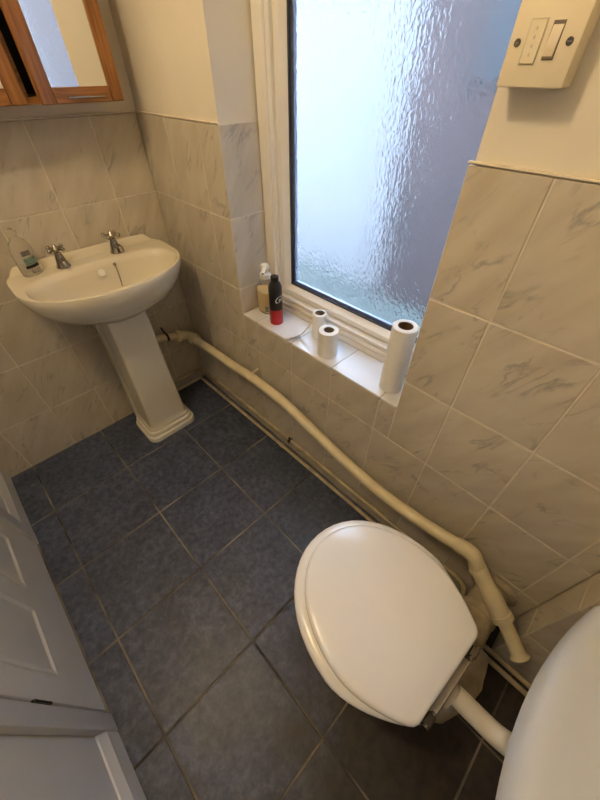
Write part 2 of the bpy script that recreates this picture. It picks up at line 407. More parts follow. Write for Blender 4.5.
# ------------------------------------------------------------------ window
win = tag(bpy.data.objects.new('window_1', None), kind='structure'); col.objects.link(win); win.location = (0, 0, 0)
def frame_prof(prof, x0, x1, z0, z1):
    """sweep a (inset, y) profile around the rectangle."""
    bm = NB(); n = len(prof); rings = []
    for i_, y in prof:
        rings.append([(x0 + i_, y, z0 + i_), (x1 - i_, y, z0 + i_), (x1 - i_, y, z1 - i_), (x0 + i_, y, z1 - i_)])
    return loft(bm, rings + [rings[0]], False, False)
# outer frame: left jamb, right jamb, head, sill rail
bm = NB()
def extrude_x(bm, prof, x0, x1): return loft(bm, [[(x, y, z) for y, z in prof] for x in (x0, x1)])
def extrude_z(bm, prof, z0, z1): return loft(bm, [[(x, y, z) for x, y in prof] for z in (z0, z1)])
sillp = [(0.148, WZ0), (0.148, 0.667), (0.159, 0.668), (0.159, 0.675), (0.150, 0.676), (0.150, 0.687), (0.161, 0.688), (0.161, 0.695), (0.154, 0.696), (0.154, 0.704), (0.25, 0.711), (0.25, WZ0)]
obj('sill_rail', extrude_x(NB(), sillp, WX0, 1.311), 'frame_paint', win, angle=20)
jl = [(WX0, 0.148), (0.560, 0.148), (0.563, 0.151), (0.563, 0.156), (0.574, 0.160), (0.574, 0.25), (WX0, 0.25)]
obj('jamb', extrude_z(NB(), jl, WZ0, WZ1), 'frame_paint', win, angle=20)
jr = [(1.311, 0.148), (1.266, 0.148), (1.264, 0.16), (1.264, 0.25), (1.311, 0.25)]
obj('jamb', extrude_z(NB(), jr, WZ0, WZ1), 'frame_paint', win, angle=20)
obj('head_rail', box(NB(), WX0, 1.311, 0.148, 0.25, WZ1 - 0.05, WZ1, 0.003), 'frame_paint', win, angle=20)
obj('transom', box(NB(), 0.574, 1.264, 0.152, 0.25, 1.630, 1.690, 0.004), 'frame_paint', win, angle=20)
# two sashes: lower and upper
GX0, GX1 = 0.622, 1.244
for (z0, z1, nm) in ((0.7115, 1.629, 'sash'), (1.691, WZ1 - 0.051, 'sash')):
    s = obj(nm, frame_prof([(0.0, 0.172), (0.018, 0.172), (0.024, 0.178), (0.036, 0.192), (0.036, 0.212), (0.0, 0.212)], GX0 - 0.047, GX1 + 0.020, z0 - (0.0), z1), 'frame_paint', win, angle=20)
    gx0, gx1, gz0, gz1 = GX0 - 0.011, GX1 - 0.016, z0 + 0.036, z1 - 0.036
    obj('gasket', frame_prof([(0.0, 0.190), (0.005, 0.190), (0.005, 0.196), (0.0, 0.196)], gx0, gx1, gz0, gz1), 'gasket', s, smooth=False)
    obj('spacer_bar', frame_prof([(0.0, 0.2005), (0.016, 0.2005), (0.016, 0.211), (0.0, 0.211)], gx0, gx1, gz0, gz1), 'spacer_bar', s, smooth=False)
    bm = NB(); box(bm, gx0, gx1, 0.1965, 0.2, gz0, gz1)
    for f in bm.faces: f.material_index = 0 if abs(f.normal.y) > 0.9 and f.calc_center_median().y < 0.198 else 1
    bm.normal_update()
    for f in bm.faces: f.material_index = 0 if f.calc_center_median().y < 0.1968 else 1
    obj('pane', bm, ['rippled_glass', 'flat_glass'], s, smooth=False)

# ------------------------------------------------------------------ door wall: door, casing, baseboards
YW = YDOOR
door = tag(bpy.data.objects.new('door_1', None), kind='structure'); col.objects.link(door); door.location = (0, 0, 0)
DX0, DX1, DZ1 = 0.435, 1.118, 1.96
leaf = obj('leaf', box(NB(), DX0, DX1, YW - 0.0075, YW + 0.004, 0.006, DZ1, 0.002), 'white_gloss', door)
YD = YW + 0.004
def door_panel(x0, x1, z0, z1):
    bm = NB()
    rings = []
    for i_, y in ((0.0, YD - 0.004), (0.0, YD + 0.003), (0.006, YD + 0.0045), (0.016, YD + 0.0005), (0.034, YD + 0.0005), (0.046, YD + 0.003)):
        rings.append([(x0 + i_, y, z0 + i_), (x1 - i_, y, z0 + i_), (x1 - i_, y, z1 - i_), (x0 + i_, y, z1 - i_)])
    loft(bm, rings, False, True)
    return obj('panel', bm, 'white_gloss', door, angle=15)
for (x0, x1) in ((0.535, 0.745), (0.828, 1.040)):
    for (z0, z1) in ((0.245, 0.80), (0.93, 1.52), (1.62, 1.85)): door_panel(x0, x1, z0, z1)
for z in (0.37, 1.0, 1.70):
    bm = NB(); box(bm, DX1 + 0.001, DX1 + 0.012, YW + 0.001, YW + 0.0065, z - 0.035, z + 0.035, 0.001)
    lathe(bm, [(0.0035, z - 0.035), (0.0035, z + 0.035)], DX1 + 0.006, YW + 0.007, 10)
    obj('hinge', bm, 'dark_chrome' if z < 0.5 else 'white_gloss', door)
bm = NB(); lathe(bm, [(0.022, 0), (0.022, 0.006), (0.009, 0.010), (0.009, 0.03)], 0, 0, 20)
bmesh.ops.rotate(bm, verts=bm.verts[:], cent=(0, 0, 0), matrix=Matrix.Rotation(R(-90), 3, 'X'))
box(bm, -0.012, 0.10, 0.03, 0.042, -0.009, 0.009, 0.004)
bmesh.ops.translate(bm, verts=bm.verts[:], vec=(DX0 + 0.055, YD, 1.0)); obj('handle', bm, 'chrome', door)
# casing
def casing(name, x0, x1, z0, z1, th=0.011): return struct(name, box(NB(), x0, x1, YW - 0.008, YW + th, z0, z1, 0.004, 2), 'white_gloss')
casing('trim_1', DX0 - 0.067, DX0 - 0.004, 0.0, DZ1 + 0.07)
casing('trim_2', DX1 + 0.013, DX1 + 0.066, 0.0, DZ1 + 0.07)
casing('trim_3', DX0 - 0.067, DX1 + 0.066, DZ1 + 0.004, DZ1 + 0.07, 0.012)
bprof = [(YW - 0.008, 0.0), (YW + 0.008, 0.0), (YW + 0.008, 0.085), (YW + 0.004, 0.095), (YW - 0.004, 0.118), (YW - 0.008, 0.12)]
struct('baseboard_door', extrude_x(NB(), bprof, DX1 + 0.0665, XEND), 'white_gloss', angle=15)
struct('baseboard_corner', extrude_x(NB(), bprof, 0.001, DX0 - 0.0675), 'white_gloss', angle=15)

# ------------------------------------------------------------------ wash basin
YC = -0.360
sink = empty('wash_basin', (0.16, YC, 0.0), 'cream ceramic wash basin on a pedestal in the tiled corner', 'sink')
def w2l(bm, o): bmesh.ops.translate(bm, verts=bm.verts[:], vec=-Vector(o.location)); return bm
N = 72
def spow(v, e): return math.copysign(abs(v) ** e, v)
def outline(cx, cy, axf, axb, ay, ef, eb):
    pts = []
    for i in range(N):
        t = 2 * math.pi * i / N
        c, s = math.cos(t), math.sin(t)
        if c >= 0: pts.append((cx + axf * spow(c, 2 / ef), cy + ay * spow(s, 2 / ef)))
        else: pts.append((cx + axb * spow(c, 2 / eb), cy + ay * spow(s, 2 / ef if eb is None else 2 / eb)))
    return pts
O = outline(0.180, YC, 0.226, 0.178, 0.287, 2.15, 5.0)
I = outline(0.240, YC, 0.147, 0.112, 0.256, 2.2, 3.0)
Bt = outline(0.26, YC, 0.05, 0.05, 0.07, 2, 2)
def top_z(x):
    return 0.8475 + 0.003 * (1 - sstep(0.09, 0.20, x)) + 0.020 * (1 - sstep(0.022, 0.042, x))
rings = []
U = outline(0.165, YC, 0.100, 0.12, 0.10, 2.4, 3.5)
rings.append([(x, y, 0.668) for x, y in U])
for t, z in ((0.35, 0.700), (0.62, 0.728), (0.80, 0.758), (0.91, 0.786), (0.97, 0.811), (0.995, 0.827)):
    rings.append([(u[0] + (o[0] - u[0]) * t, u[1] + (o[1] - u[1]) * t, z) for u, o in zip(U, O)])
rings.append([(x, y, top_z(x) - 0.012) for x, y in O])
for t in (0.02, 0.06, 0.12, 0.2, 0.3, 0.42, 0.55, 0.68, 0.8, 0.9, 0.97):
    r = []
    for o, q in zip(O, I):
        x = o[0] + (q[0] - o[0]) * t; y = o[1] + (q[1] - o[1]) * t
        edge = 0.0035 * (1 - min(1, t / 0.06)) ** 2
        roll = 0.004 * max(0, (t - 0.9) / 0.1)
        r.append((x, y, top_z(x) - edge - roll))
    rings.append(r)
for t, d in ((0.03, 0.020), (0.08, 0.045), (0.18, 0.080), (0.34, 0.108), (0.55, 0.125), (0.78, 0.134), (1.0, 0.138)):
    rings.append([(q[0] + (b_[0] - q[0]) * t, q[1] + (b_[1] - q[1]) * t, 0.8435 - d) for q, b_ in zip(I, Bt)])
bm = NB(); loft(bm, rings); obj('bowl', w2l(bm, sink), 'ceramic', sink, angle=60)
# pedestal with a stepped foot
ped = []
for (hx0, hx1, hy, rad, z) in ((0.075, 0.290, 0.130, 0.03, 0.0), (0.075, 0.290, 0.130, 0.03, 0.022), (0.077, 0.287, 0.127, 0.028, 0.027), (0.078, 0.281, 0.119, 0.026, 0.029),
        (0.078, 0.281, 0.119, 0.026, 0.048), (0.079, 0.278, 0.115, 0.024, 0.053), (0.08, 0.272, 0.107, 0.022, 0.055), (0.08, 0.272, 0.107, 0.022, 0.070), (0.08, 0.267, 0.100, 0.02, 0.078),
        (0.08, 0.263, 0.095, 0.016, 0.10), (0.08, 0.259, 0.088, 0.016, 0.30), (0.08, 0.257, 0.081, 0.016, 0.50), (0.08, 0.257, 0.078, 0.016, 0.69)):
    ped.append(rrect((hx0 + hx1) / 2, YC, (hx1 - hx0) / 2, hy, rad * (1.5 if z < 0.09 else 1.0), z))
bm = NB(); loft(bm, ped); obj('pedestal', w2l(bm, sink), 'ceramic', sink, angle=28)
bm = NB()
for s in (-1, 1):
    loft(bm, [[(0.055, YC + s * (w - 0.012), z), (0.085, YC + s * (w - 0.012), z), (0.085, YC + s * (w + 0.007), z), (0.055, YC + s * (w + 0.007), z)][::s] for w, z in ((0.100, 0.03), (0.088, 0.30), (0.080, 0.66))])
obj('rear_flange', w2l(bm, sink), 'ceramic', sink)
bm = NB(); lathe(bm, [(0.013, 0), (0.013, 0.003), (0.008, 0.0035), (0.0, 0.0036)], 0, 0, 20, True, False)
bmesh.ops.rotate(bm, verts=bm.verts[:], cent=(0, 0, 0), matrix=Matrix.Rotation(R(75), 3, 'Y'))
bmesh.ops.translate(bm, verts=bm.verts[:], vec=(0.142, YC, 0.815)); obj('overflow_cap', w2l(bm, sink), 'seat_plastic', sink)
bm = NB(); lathe(bm, [(0.032, 0.706), (0.032, 0.711), (0.024, 0.712), (0.0, 0.710)], 0.26, YC, 24, True, False); obj('drain', w2l(bm, sink), 'chrome', sink)
# plug chain stay and chain
bm = NB(); sphere(bm, (0.142, -0.303, 0.830), 0.0065, 10); ch = smooth_path([(0.144, -0.303, 0.827), (0.152, -0.305, 0.803), (0.163, -0.309, 0.772), (0.180, -0.316, 0.744), (0.215, -0.325, 0.722)], 5)
tube(bm, ch, 0.002, 8)
for p in ch[::2]: sphere(bm, p, 0.003, 8)
obj('plug_chain', w2l(bm, sink), 'chrome', sink)
# taps
def tap():
    t = empty('tap', (0.088, -0.459, 0.8510), 'chrome cross-head tap on the basin ledge next to the clear bottle', 'tap', 'basin taps')
    bm = NB(); lathe(bm, [(0.024, 0.0), (0.024, 0.004), (0.021, 0.008), (0.017, 0.022), (0.014, 0.036), (0.011, 0.046), (0.011, 0.052)], 0, 0, 24); obj('body', bm, 'chrome', t)
    bm = NB(); tube(bm, smooth_path([(0.004, 0, 0.020), (0.022, 0, 0.027), (0.036, 0, 0.022), (0.041, 0, 0.010)], 5), 0.0095, 14); obj('spout', bm, 'chrome', t)
    bm = NB(); lathe(bm, [(0.008, 0.050), (0.012, 0.056), (0.013, 0.064), (0.009, 0.070), (0.006, 0.076), (0.004, 0.078)], 0, 0, 20)
    h = obj('cross_head', bm, 'chrome', t)
    for a in (35, 125, 215, 305):
        c, s = math.cos(R(a)), math.sin(R(a)); bm = NB()
        tube(bm, [(c * 0.008, s * 0.008, 0.062), (c * 0.026, s * 0.026, 0.064)], 0.0040, 10); sphere(bm, (c * 0.029, s * 0.029, 0.064), 0.0078, 12)
        obj('handle_arm', bm, 'chrome', h)
    return t
t1 = tap()
t2 = copy_tree(t1); t2.location = (0.088, -0.262, 0.8510); t2.rotation_euler.z = R(12)
t2['label'] = 'chrome cross-head tap on the basin ledge nearest the window wall'
# clear soap bottle on the ledge
bt = empty('soap_bottle', (0.078, -0.555, 0.8512), 'clear plastic soap bottle with a small green label on the basin ledge', 'bottle', rz=R(28))
prof = [(0.030, 0.0), (0.034, 0.004), (0.035, 0.02), (0.035, 0.075), (0.033, 0.092), (0.026, 0.108), (0.016, 0.118), (0.0135, 0.122), (0.0135, 0.128)]
rings = [[(0.72 * r * math.cos(2 * math.pi * i / 32), 1.06 * r * math.sin(2 * math.pi * i / 32), z) for i in range(32)] for r, z in prof]
bm = NB(); loft(bm, rings); obj('body', bm, 'misty_plastic', bt)
bm = NB(); lathe(bm, [(0.0150, 0.1285), (0.0150, 0.140), (0.010, 0.143), (0.006, 0.150)], 0, 0, 24); obj('cap', bm, 'misty_plastic', bt)
def wrap_patch(r, a0, a1, z0, z1, ex=1.0, ey=1.0, th=0.0006, n=12):
    bm = NB(); rg = []
    for i in range(n + 1):
        a = R(a0 + (a1 - a0) * i / n); c, s = math.cos(a), math.sin(a)
        rg.append([(ex * r * c, ey * r * s, z0), (ex * r * c, ey * r * s, z1), (ex * (r + th) * c, ey * (r + th) * s, z1), (ex * (r + th) * c, ey * (r + th) * s, z0)])
    return loft(bm, rg)
obj('label_green', wrap_patch(0.0352, -40, 25, 0.040, 0.062, 0.72, 1.06), 'green_print', bt)
obj('label_black', wrap_patch(0.0352, -45, 30, 0.028, 0.038, 0.72, 1.06), 'black_print', bt)
obj('label_grey', wrap_patch(0.0350, -35, 10, 0.068, 0.084, 0.72, 1.06), 'grey_print', bt)
for k in range(4): obj('barcode', wrap_patch(0.0352, -25 + k * 14, -19 + k * 14, 0.010, 0.024, 0.72, 1.06, n=3), 'grey_print', bt)

# ------------------------------------------------------------------ mirrored bathroom cabinet
CZ0, CZ1 = 1.294, 1.86
cab = empty('bathroom_cabinet', (0.06, -0.36, CZ0), 'pine bathroom cabinet with mirror door above the wash basin', 'cabinet')
bm = NB(); y0, y1 = -0.625, -0.088
box(bm, 0.001, 0.118, y0, y0 + 0.016, CZ0, CZ1, 0.002); box(bm, 0.001, 0.118, y1 - 0.016, y1, CZ0, CZ1, 0.002)
box(bm, 0.001, 0.118, y0 + 0.0165, y1 - 0.0165, CZ0, CZ0 + 0.016); box(bm, 0.001, 0.118, y0 + 0.0165, y1 - 0.0165, CZ1 - 0.016, CZ1); box(bm, 0.001, 0.118, -0.366, -0.350, CZ0 + 0.0165, CZ1 - 0.0165)
obj('carcass', w2l(bm, cab), 'pine_cross', cab)
obj('back_panel', w2l(box(NB(), 0.0005, 0.006, y0 + 0.017, y1 - 0.017, CZ0 + 0.017, CZ1 - 0.017), cab), 'cabinet_dark', cab)
H = CZ1 - CZ0
def cab_door(width, hinge, ang, sgn):
    """door in local coords: hinge at origin, leaf runs along sgn*Y, front is +X."""
    d = bpy.data.objects.new('door', None); col.objects.link(d); d.parent = cab
    d.location = Vector(hinge) - cab.location; d.rotation_euler.z = ang
    def ys(a, b_): return tuple(sorted((sgn * a, sgn * b_)))
    for a, b_ in ((0, 0.041), (width - 0.041, width)):
        obj('stile', box(NB(), 0, 0.020, *ys(a, b_), 0, H, 0.003), 'pine_upright', d)
    for a, b_ in ((0, 0.036), (H - 0.036, H)):
        obj('rail', box(NB(), 0, 0.020, *ys(0.0412, width - 0.0412), a, b_, 0.002), 'pine_cross', d)
    obj('mirror_pane', box(NB(), 0.008, 0.014, *ys(0.0405, width - 0.0405), 0.0355, H - 0.0355), 'mirror', d, smooth=False)
    bm = NB(); ya, yb = ys(0.058, width - 0.075)
    box(bm, 0.020, 0.027, ya, yb, 0.012, 0.016, 0.001)
    obj('handle', bm, 'chrome', d)
    return d
cab_door(0.250, (0.120, -0.0885, CZ0), R(6.5), -1)
cab_door(0.262, (0.120, -0.6245, CZ0), 0.0, 1)

# ------------------------------------------------------------------ pipes
# waste pipe: basin -> corner -> along the window wall
wp = empty('waste_pipe', (0.05, -0.05, 0.0), 'thick cream waste pipe sagging along the window wall from the corner', 'pipe')
run = [(0.085, -0.048, 0.345), (0.20, -0.046, 0.350), (0.42, -0.046, 0.362), (0.62, -0.046, 0.378), (0.80, -0.046, 0.372), (0.94, -0.046, 0.345), (1.06, -0.046, 0.318), (1.18, -0.046, 0.293), (1.30, -0.046, 0.281), (1.42, -0.047, 0.286), (1.53, -0.049, 0.306), (1.615, -0.051, 0.330)]
bm = NB(); tube(bm, smooth_path(run, 6), 0.0205, 20); obj('long_run', w2l(bm, wp), 'pipe_plastic', wp)
bm = NB(); tube(bm, smooth_path([(0.045, -0.30, 0.405), (0.045, -0.20, 0.392), (0.045, -0.10, 0.362)], 4), 0.0195, 20); obj('basin_run', w2l(bm, wp), 'pipe_plastic', wp)
bm = NB(); tube(bm, smooth_path([(0.045, -0.115, 0.366), (0.045, -0.085, 0.358), (0.052, -0.058, 0.350), (0.075, -0.048, 0.346), (0.105, -0.047, 0.346)], 5), 0.0225, 20); obj('corner_elbow', w2l(bm, wp), 'pipe_plastic', wp)
for c, d in (((0.045, -0.108, 0.364), (0, 1, -0.28)), ((0.108, -0.0475, 0.3462), (1, 0, 0.03))):
    d = Vector(d).normalized(); c = Vector(c); bm = NB(); tube(bm, [c - d * 0.013, c - d * 0.011, c + d * 0.011, c + d * 0.013], [0.026, 0.0305, 0.0305, 0.026], 20)
    obj('collar', w2l(bm, wp), 'pipe_plastic', wp)
bd = [(1.600, -0.0505, 0.326), (1.632, -0.052, 0.337), (1.656, -0.055, 0.334), (1.674, -0.060, 0.312), (1.686, -0.064, 0.294)]
bm = NB(); tube(bm, smooth_path(bd, 5), 0.0235, 20); obj('bend', w2l(bm, wp), 'pipe_plastic', wp)
a = Vector((1.678, -0.061, 0.307)); e = Vector((1.804, -0.100, 0.232)); g = Vector((1.868, -0.130, 0.198)); 
d = (e - a).normalized()
bm = NB(); tube(bm, [a, a + d * 0.012, a + d * 0.016, a + (e - a) * 0.45, a + (e - a) * 0.47, e - d * 0.02, e - d * 0.018, e], [0.0265, 0.0275, 0.0255, 0.0255, 0.0275, 0.0275, 0.0300, 0.0300], 20); obj('coupling', w2l(bm, wp), 'pipe_plastic', wp)
d2 = (g - e).normalized()
bm = NB(); tube(bm, [e - d2 * 0.01, g, g + d2 * 0.012, g + d2 * 0.016, g + d2 * 0.018], [0.0205, 0.0205, 0.0225, 0.0265, 0.0265], 20); obj('flared_end', w2l(bm, wp), 'pipe_plastic', wp)
def clip(bm, c, r, axis, wall):
    """strap around a pipe at c, axis 'x' or 'y', tab to the wall."""
    c = Vector(c); d = Vector((1, 0, 0)) if axis == 'x' else Vector((0, 1, 0))
    tube(bm, [c - d * 0.006, c + d * 0.006], r, 20)
    tube(bm, [c + Vector((0, 0, r * 0.7)), Vector(wall)], 0.0045, 8)
bm = NB(); clip(bm, (0.585, -0.046, 0.3765), 0.0225, 'x', (0.585, -0.001, 0.398)); obj('clip', w2l(bm, wp), 'pipe_plastic', wp)
bm = NB(); clip(bm, (0.045, -0.165, 0.3835), 0.0218, 'y', (0.0035, -0.165, 0.420)); obj('clip', w2l(bm, wp), 'black_plastic', wp)
# two thin pipes along the skirting
def thin_pipe(zz, off, label):
    t = empty('supply_pipe', (0.02, -0.02, 0.0), label, 'pipe', 'thin pipes at the foot of the wall')
    pts = [(off, -0.40, zz - 0.004), (off, -0.10, zz), (off, -off - 0.012, zz)] + [(off + 0.004, -off - 0.004, zz), (off + 0.012, -off, zz)]
    pts += [(x, -off, zz + 0.014 * math.sin(math.pi * x / 2.2)) for x in (0.3, 0.6, 0.9, 1.2, 1.5, 1.68)]
    k = 0.026 if zz < 0.06 else 0.0
    pts += [(1.72, -0.06 - k, 0.05), (1.79, -0.117 - k, 0.045), (1.86, -0.119 - k, 0.045), (XEND - 0.004, -0.119 - k, 0.045)]
    bm = NB(); tube(bm, smooth_path(pts, 5), 0.0078, 12); obj('run', w2l(bm, t), 'painted_copper', t)
    return t
p1 = thin_pipe(0.070, 0.012, 'upper of the two thin cream pipes along the foot of the window wall')
p2 = thin_pipe(0.036, 0.044, 'lower of the two thin cream pipes along the foot of the window wall')
for x, z in ((0.16, 0.073), (0.80, 0.083), (1.585, 0.081)):
    bm = NB(); tube(bm, [(x, -0.016, z + 0.004), (x, -0.016, z + 0.020)], 0.006, 10); box(bm, x - 0.007, x + 0.007, -0.026, -0.0008, z - 0.008, z + 0.006, 0.002)
    obj('pipe_clip', w2l(bm, p1), 'painted_copper' if x != 0.80 else 'black_plastic', p1)
bm = NB(); tube(bm, [(1.57, -0.044, 0.047), (1.63, -0.044, 0.046)], 0.0115, 12); obj('compression_joint', w2l(bm, p2), 'painted_copper', p2)
bm = NB(); tube(bm, [(0.765, -0.044, 0.0485), (0.785, -0.044, 0.0488)], 0.0105, 12); obj('compression_joint', w2l(bm, p2), 'painted_copper', p2)

# ------------------------------------------------------------------ toilet
TY = -0.395
wc = empty('toilet', (1.62, TY, 0.0), 'toilet with a closed white lid in front of the cistern', 'toilet', rz=R(-4.2))
def dshape(x0, x1, wmax, wback, z, n=24, xm=None):
    """lid outline: round front at x0, widest at xm, narrowing to a straight back edge at x1."""
    xm = xm if xm is not None else x0 + (x1 - x0) * 0.60
    pts = []
    for i in range(n + 1):                      # front arc, from +y side to -y side
        t = math.pi * i / n
        pts.append((xm - (xm - x0) * spow(math.sin(t), 2 / 2.05), TY + wmax * spow(math.cos(t), 2 / 2.05), z))
    k = 8
    side = []
    for i in range(1, k + 1):
        t = i / k
        x = xm + (x1 - 0.012 - xm) * t; w = wmax - (wmax - wback - 0.004) * (t ** 1.75); side.append((x, w))
    side += [(x1 - 0.004, wback - 0.004), (x1, wback - 0.014)]
    pts += [(x, TY - w, z) for x, w in side] + [(x, TY + w, z) for x, w in side[::-1]]
    return pts
def inset(pts, d, z):
    cx, cy = 1.56, TY
    out = []
    for x, y, _ in pts:
        v = Vector((x - cx, y - cy)); l = v.length
        v *= (l - d) / l; out.append((cx + v.x, cy + v.y, z))
    return out
lid = dshape(1.333, 1.722, 0.181, 0.124, 0.0)
bm = NB(); loft(bm, [inset(lid, 0.004, 0.4395), inset(lid, 0.0, 0.442), inset(lid, 0.0, 0.453), inset(lid, 0.001, 0.457), inset(lid, 0.004, 0.460), inset(lid, 0.010, 0.4618), inset(lid, 0.05, 0.4635), inset(lid, 0.12, 0.4645)])
obj('lid', w2l(bm, wc), 'seat_plastic', wc, angle=50)
seat = dshape(1.306, 1.718, 0.203, 0.126, 0.0)
bm = NB(); loft(bm, [inset(seat, 0.008, 0.412), inset(seat, 0.001, 0.415), inset(seat, 0.0, 0.421), inset(seat, 0.001, 0.431), inset(seat, 0.005, 0.4355), inset(seat, 0.02, 0.438)])
obj('seat', w2l(bm, wc), 'seat_plastic', wc, angle=50)
rim = dshape(1.318, 1.746, 0.184, 0.090, 0.0)
def mid(pts, cx, sx, sy, z): return [(cx + (x - 1.56) * sx, TY + (y - TY) * sy, z) for x, y, _ in pts]
bm = NB(); loft(bm, [mid(rim, 1.62, 0.56, 0.56, 0.0), mid(rim, 1.62, 0.56, 0.56, 0.02), mid(rim, 1.62, 0.52, 0.50, 0.05), mid(rim, 1.62, 0.52, 0.48, 0.16), mid(rim, 1.605, 0.66, 0.62, 0.24), mid(rim, 1.585, 0.83, 0.82, 0.31), mid(rim, 1.567, 0.95, 0.95, 0.355), mid(rim, 1.56, 1.0, 1.0, 0.37), mid(rim, 1.56, 1.0, 1.0, 0.40), mid(rim, 1.56, 0.98, 0.98, 0.4105)])
obj('pan', w2l(bm, wc), 'pan_ceramic', wc, angle=50)
bm = NB(); tube(bm, smooth_path([(1.66, TY, 0.24), (1.74, TY + 0.03, 0.21), (1.765, TY + 0.12, 0.20), (1.752, TY + 0.18, 0.20)], 5), [0.070] * 6 + [0.062] * 5 + [0.056] * 5, 20); obj('trap', w2l(bm, wc), 'soil_plastic', wc)
bm = NB(); tube(bm, [(1.70, TY + 0.006, 0.352), (1.760, TY + 0.006, 0.352)], [0.036, 0.030], 20); obj('flush_inlet', w2l(bm, wc), 'pan_ceramic', wc)
for s in (-1, 1):
    bm = NB(); box(bm, 1.724, 1.742, TY + s * 0.085 - 0.013, TY + s * 0.085 + 0.013, 0.4108, 0.444, 0.003); h = obj('hinge', w2l(bm, wc), 'dark_chrome', wc)
    bm = NB(); tube(bm, [(1.735, TY + s * 0.085 - 0.017, 0.437), (1.735, TY + s * 0.085 + 0.017, 0.437)], 0.006, 12); obj('hinge_pin', w2l(bm, wc), 'chrome', h)
# soil connector to the wall
so = empty('soil_connector', (1.755, -0.10, 0.0), 'stained beige soil pipe joining the toilet to the window wall', 'pipe')
bm = NB(); tube(bm, [(1.750, -0.212, 0.17), (1.750, -0.196, 0.17), (1.751, -0.194, 0.17), (1.753, -0.12, 0.17), (1.753, -0.118, 0.17), (1.754, -0.098, 0.17), (1.754, -0.096, 0.17), (1.758, -0.001, 0.165)], [0.056, 0.058, 0.052, 0.050, 0.054, 0.054, 0.048, 0.047], 24); obj('sleeve', w2l(bm, so), 'soil_plastic', so)
bm = NB(); tube(bm, [(1.758, -0.012, 0.165), (1.758, -0.001, 0.165)], [0.058, 0.070], 24); obj('wall_collar', w2l(bm, so), 'soil_plastic', so)
# flush pipe
fp = empty('flush_pipe', (1.83, TY + 0.006, 0.0), 'white flush pipe running from the back of the toilet under the cistern', 'pipe')
bm = NB(); tube(bm, smooth_path([(1.7605, TY + 0.006, 0.352), (1.80, TY + 0.006, 0.353), (1.85, TY + 0.006, 0.358), (1.878, TY + 0.006, 0.380), (1.884, TY + 0.006, 0.42), (1.886, TY + 0.006, 0.46), (1.886, TY + 0.006, 0.512)], 6), 0.0225, 20); obj('tube', w2l(bm, fp), 'flush_plastic', fp)

# cistern
CY = -0.460
ci = empty('cistern', (1.86, CY, 0.51), 'pale grey plastic toilet cistern on the end wall', 'cistern')
def cring(xf, hy, z, bow=0.05, rad=0.035, xb=XEND - 0.0008):
    """plan outline: straight back on the wall, bowed front."""
    pts = [(xb, CY + hy, z), (xb, CY - hy, z)]
    n = 22
    for i in range(n + 1):
        v = -1 + 2 * i / n
        c = rad * sstep(0.80, 1.0, abs(v)) ** 1.5
        pts.append((min(xf + bow * v * v + c, xb - 0.02), CY + hy * (v + 0.0), z))
    return pts
bm = NB(); loft(bm, [cring(1.862, 0.180, 0.511, 0.03), cring(1.852, 0.192, 0.518, 0.035), cring(1.846, 0.200, 0.535, 0.04), cring(1.826, 0.212, 0.60, 0.045), cring(1.802, 0.222, 0.68), cring(1.777, 0.230, 0.758)])
obj('tank', w2l(bm, ci), 'cistern_plastic', ci, angle=50)
bm = NB(); loft(bm, [cring(1.756, 0.233, 0.7585), cring(1.750, 0.237, 0.762), cring(1.747, 0.239, 0.775), cring(1.748, 0.238, 0.788), cring(1.752, 0.233, 0.798), cring(1.760, 0.225, 0.8045), cring(1.775, 0.21, 0.808), cring(1.812, 0.19, 0.810), cring(1.817, 0.186, 0.813), cring(1.826, 0.18, 0.814)])
obj('lid', w2l(bm, ci), 'cistern_plastic', ci, angle=40)

# ------------------------------------------------------------------ fused switch on the window wall
sw = empty('fused_switch', (1.3315, PL, 1.352), 'cream fused spur switch on the wall right of the window', 'switch')
bm = NB(); SX, SZ = 1.2885, 1.352
box(bm, SX + 0.001, SX + 0.085, -0.024, PL - 0.0003, SZ + 0.001, SZ + 0.085, 0.0015); obj('back_box', w2l(bm, sw), 'switch_plastic', sw)
bm = NB(); box(bm, SX, SX + 0.086, -0.033, -0.0243, SZ, SZ + 0.086, 0.002, 2); plate = obj('face_plate', w2l(bm, sw), 'switch_plastic', sw)
bm = NB(); box(bm, SX + 0.022, SX + 0.041, -0.0350, -0.0331, SZ + 0.023, SZ + 0.063, 0.0008); obj('fuse_holder', w2l(bm, sw), 'switch_plastic', sw)
bm = NB(); box(bm, SX + 0.021, SX + 0.042, -0.0333, -0.0330, SZ + 0.0218, SZ + 0.0642); obj('fuse_slot', w2l(bm, sw), 'switch_rocker', sw)
bm = NB()
for k in range(4): box(bm, SX + 0.0305, SX + 0.0325, -0.0353, -0.0349, SZ + 0.030 + k * 0.008, SZ + 0.033 + k * 0.008)
obj('fuse_marks', w2l(bm, sw), 'switch_rocker', sw)
bm = NB(); box(bm, SX + 0.0485, SX + 0.0625, -0.0334, -0.0330, SZ + 0.0265, SZ + 0.0615); obj('rocker_surround', w2l(bm, sw), 'card_core', sw)
bm = NB(); loft(bm, [[(SX + 0.0495, y, z) for y, z in q] + [] for q in ()] or [[(x, -0.0331, SZ + 0.0275), (x, -0.0370, SZ + 0.0300), (x, -0.0345, SZ + 0.0560), (x, -0.0331, SZ + 0.0585)] for x in (SX + 0.0495, SX + 0.0615)]); obj('rocker', w2l(bm, sw), 'switch_rocker', sw)
for x in (SX + 0.0115, SX + 0.0745):
    bm = NB(); tube(bm, [(x, -0.0331, SZ + 0.043), (x, -0.0336, SZ + 0.043)], 0.0042, 16); s = obj('screw', w2l(bm, sw), 'dark_chrome', sw)
    bm = NB(); box(bm, x - 0.0030, x + 0.0030, -0.0340, -0.0335, SZ + 0.0424, SZ + 0.0436); obj('screw_slot', w2l(bm, sw), 'chrome', s)

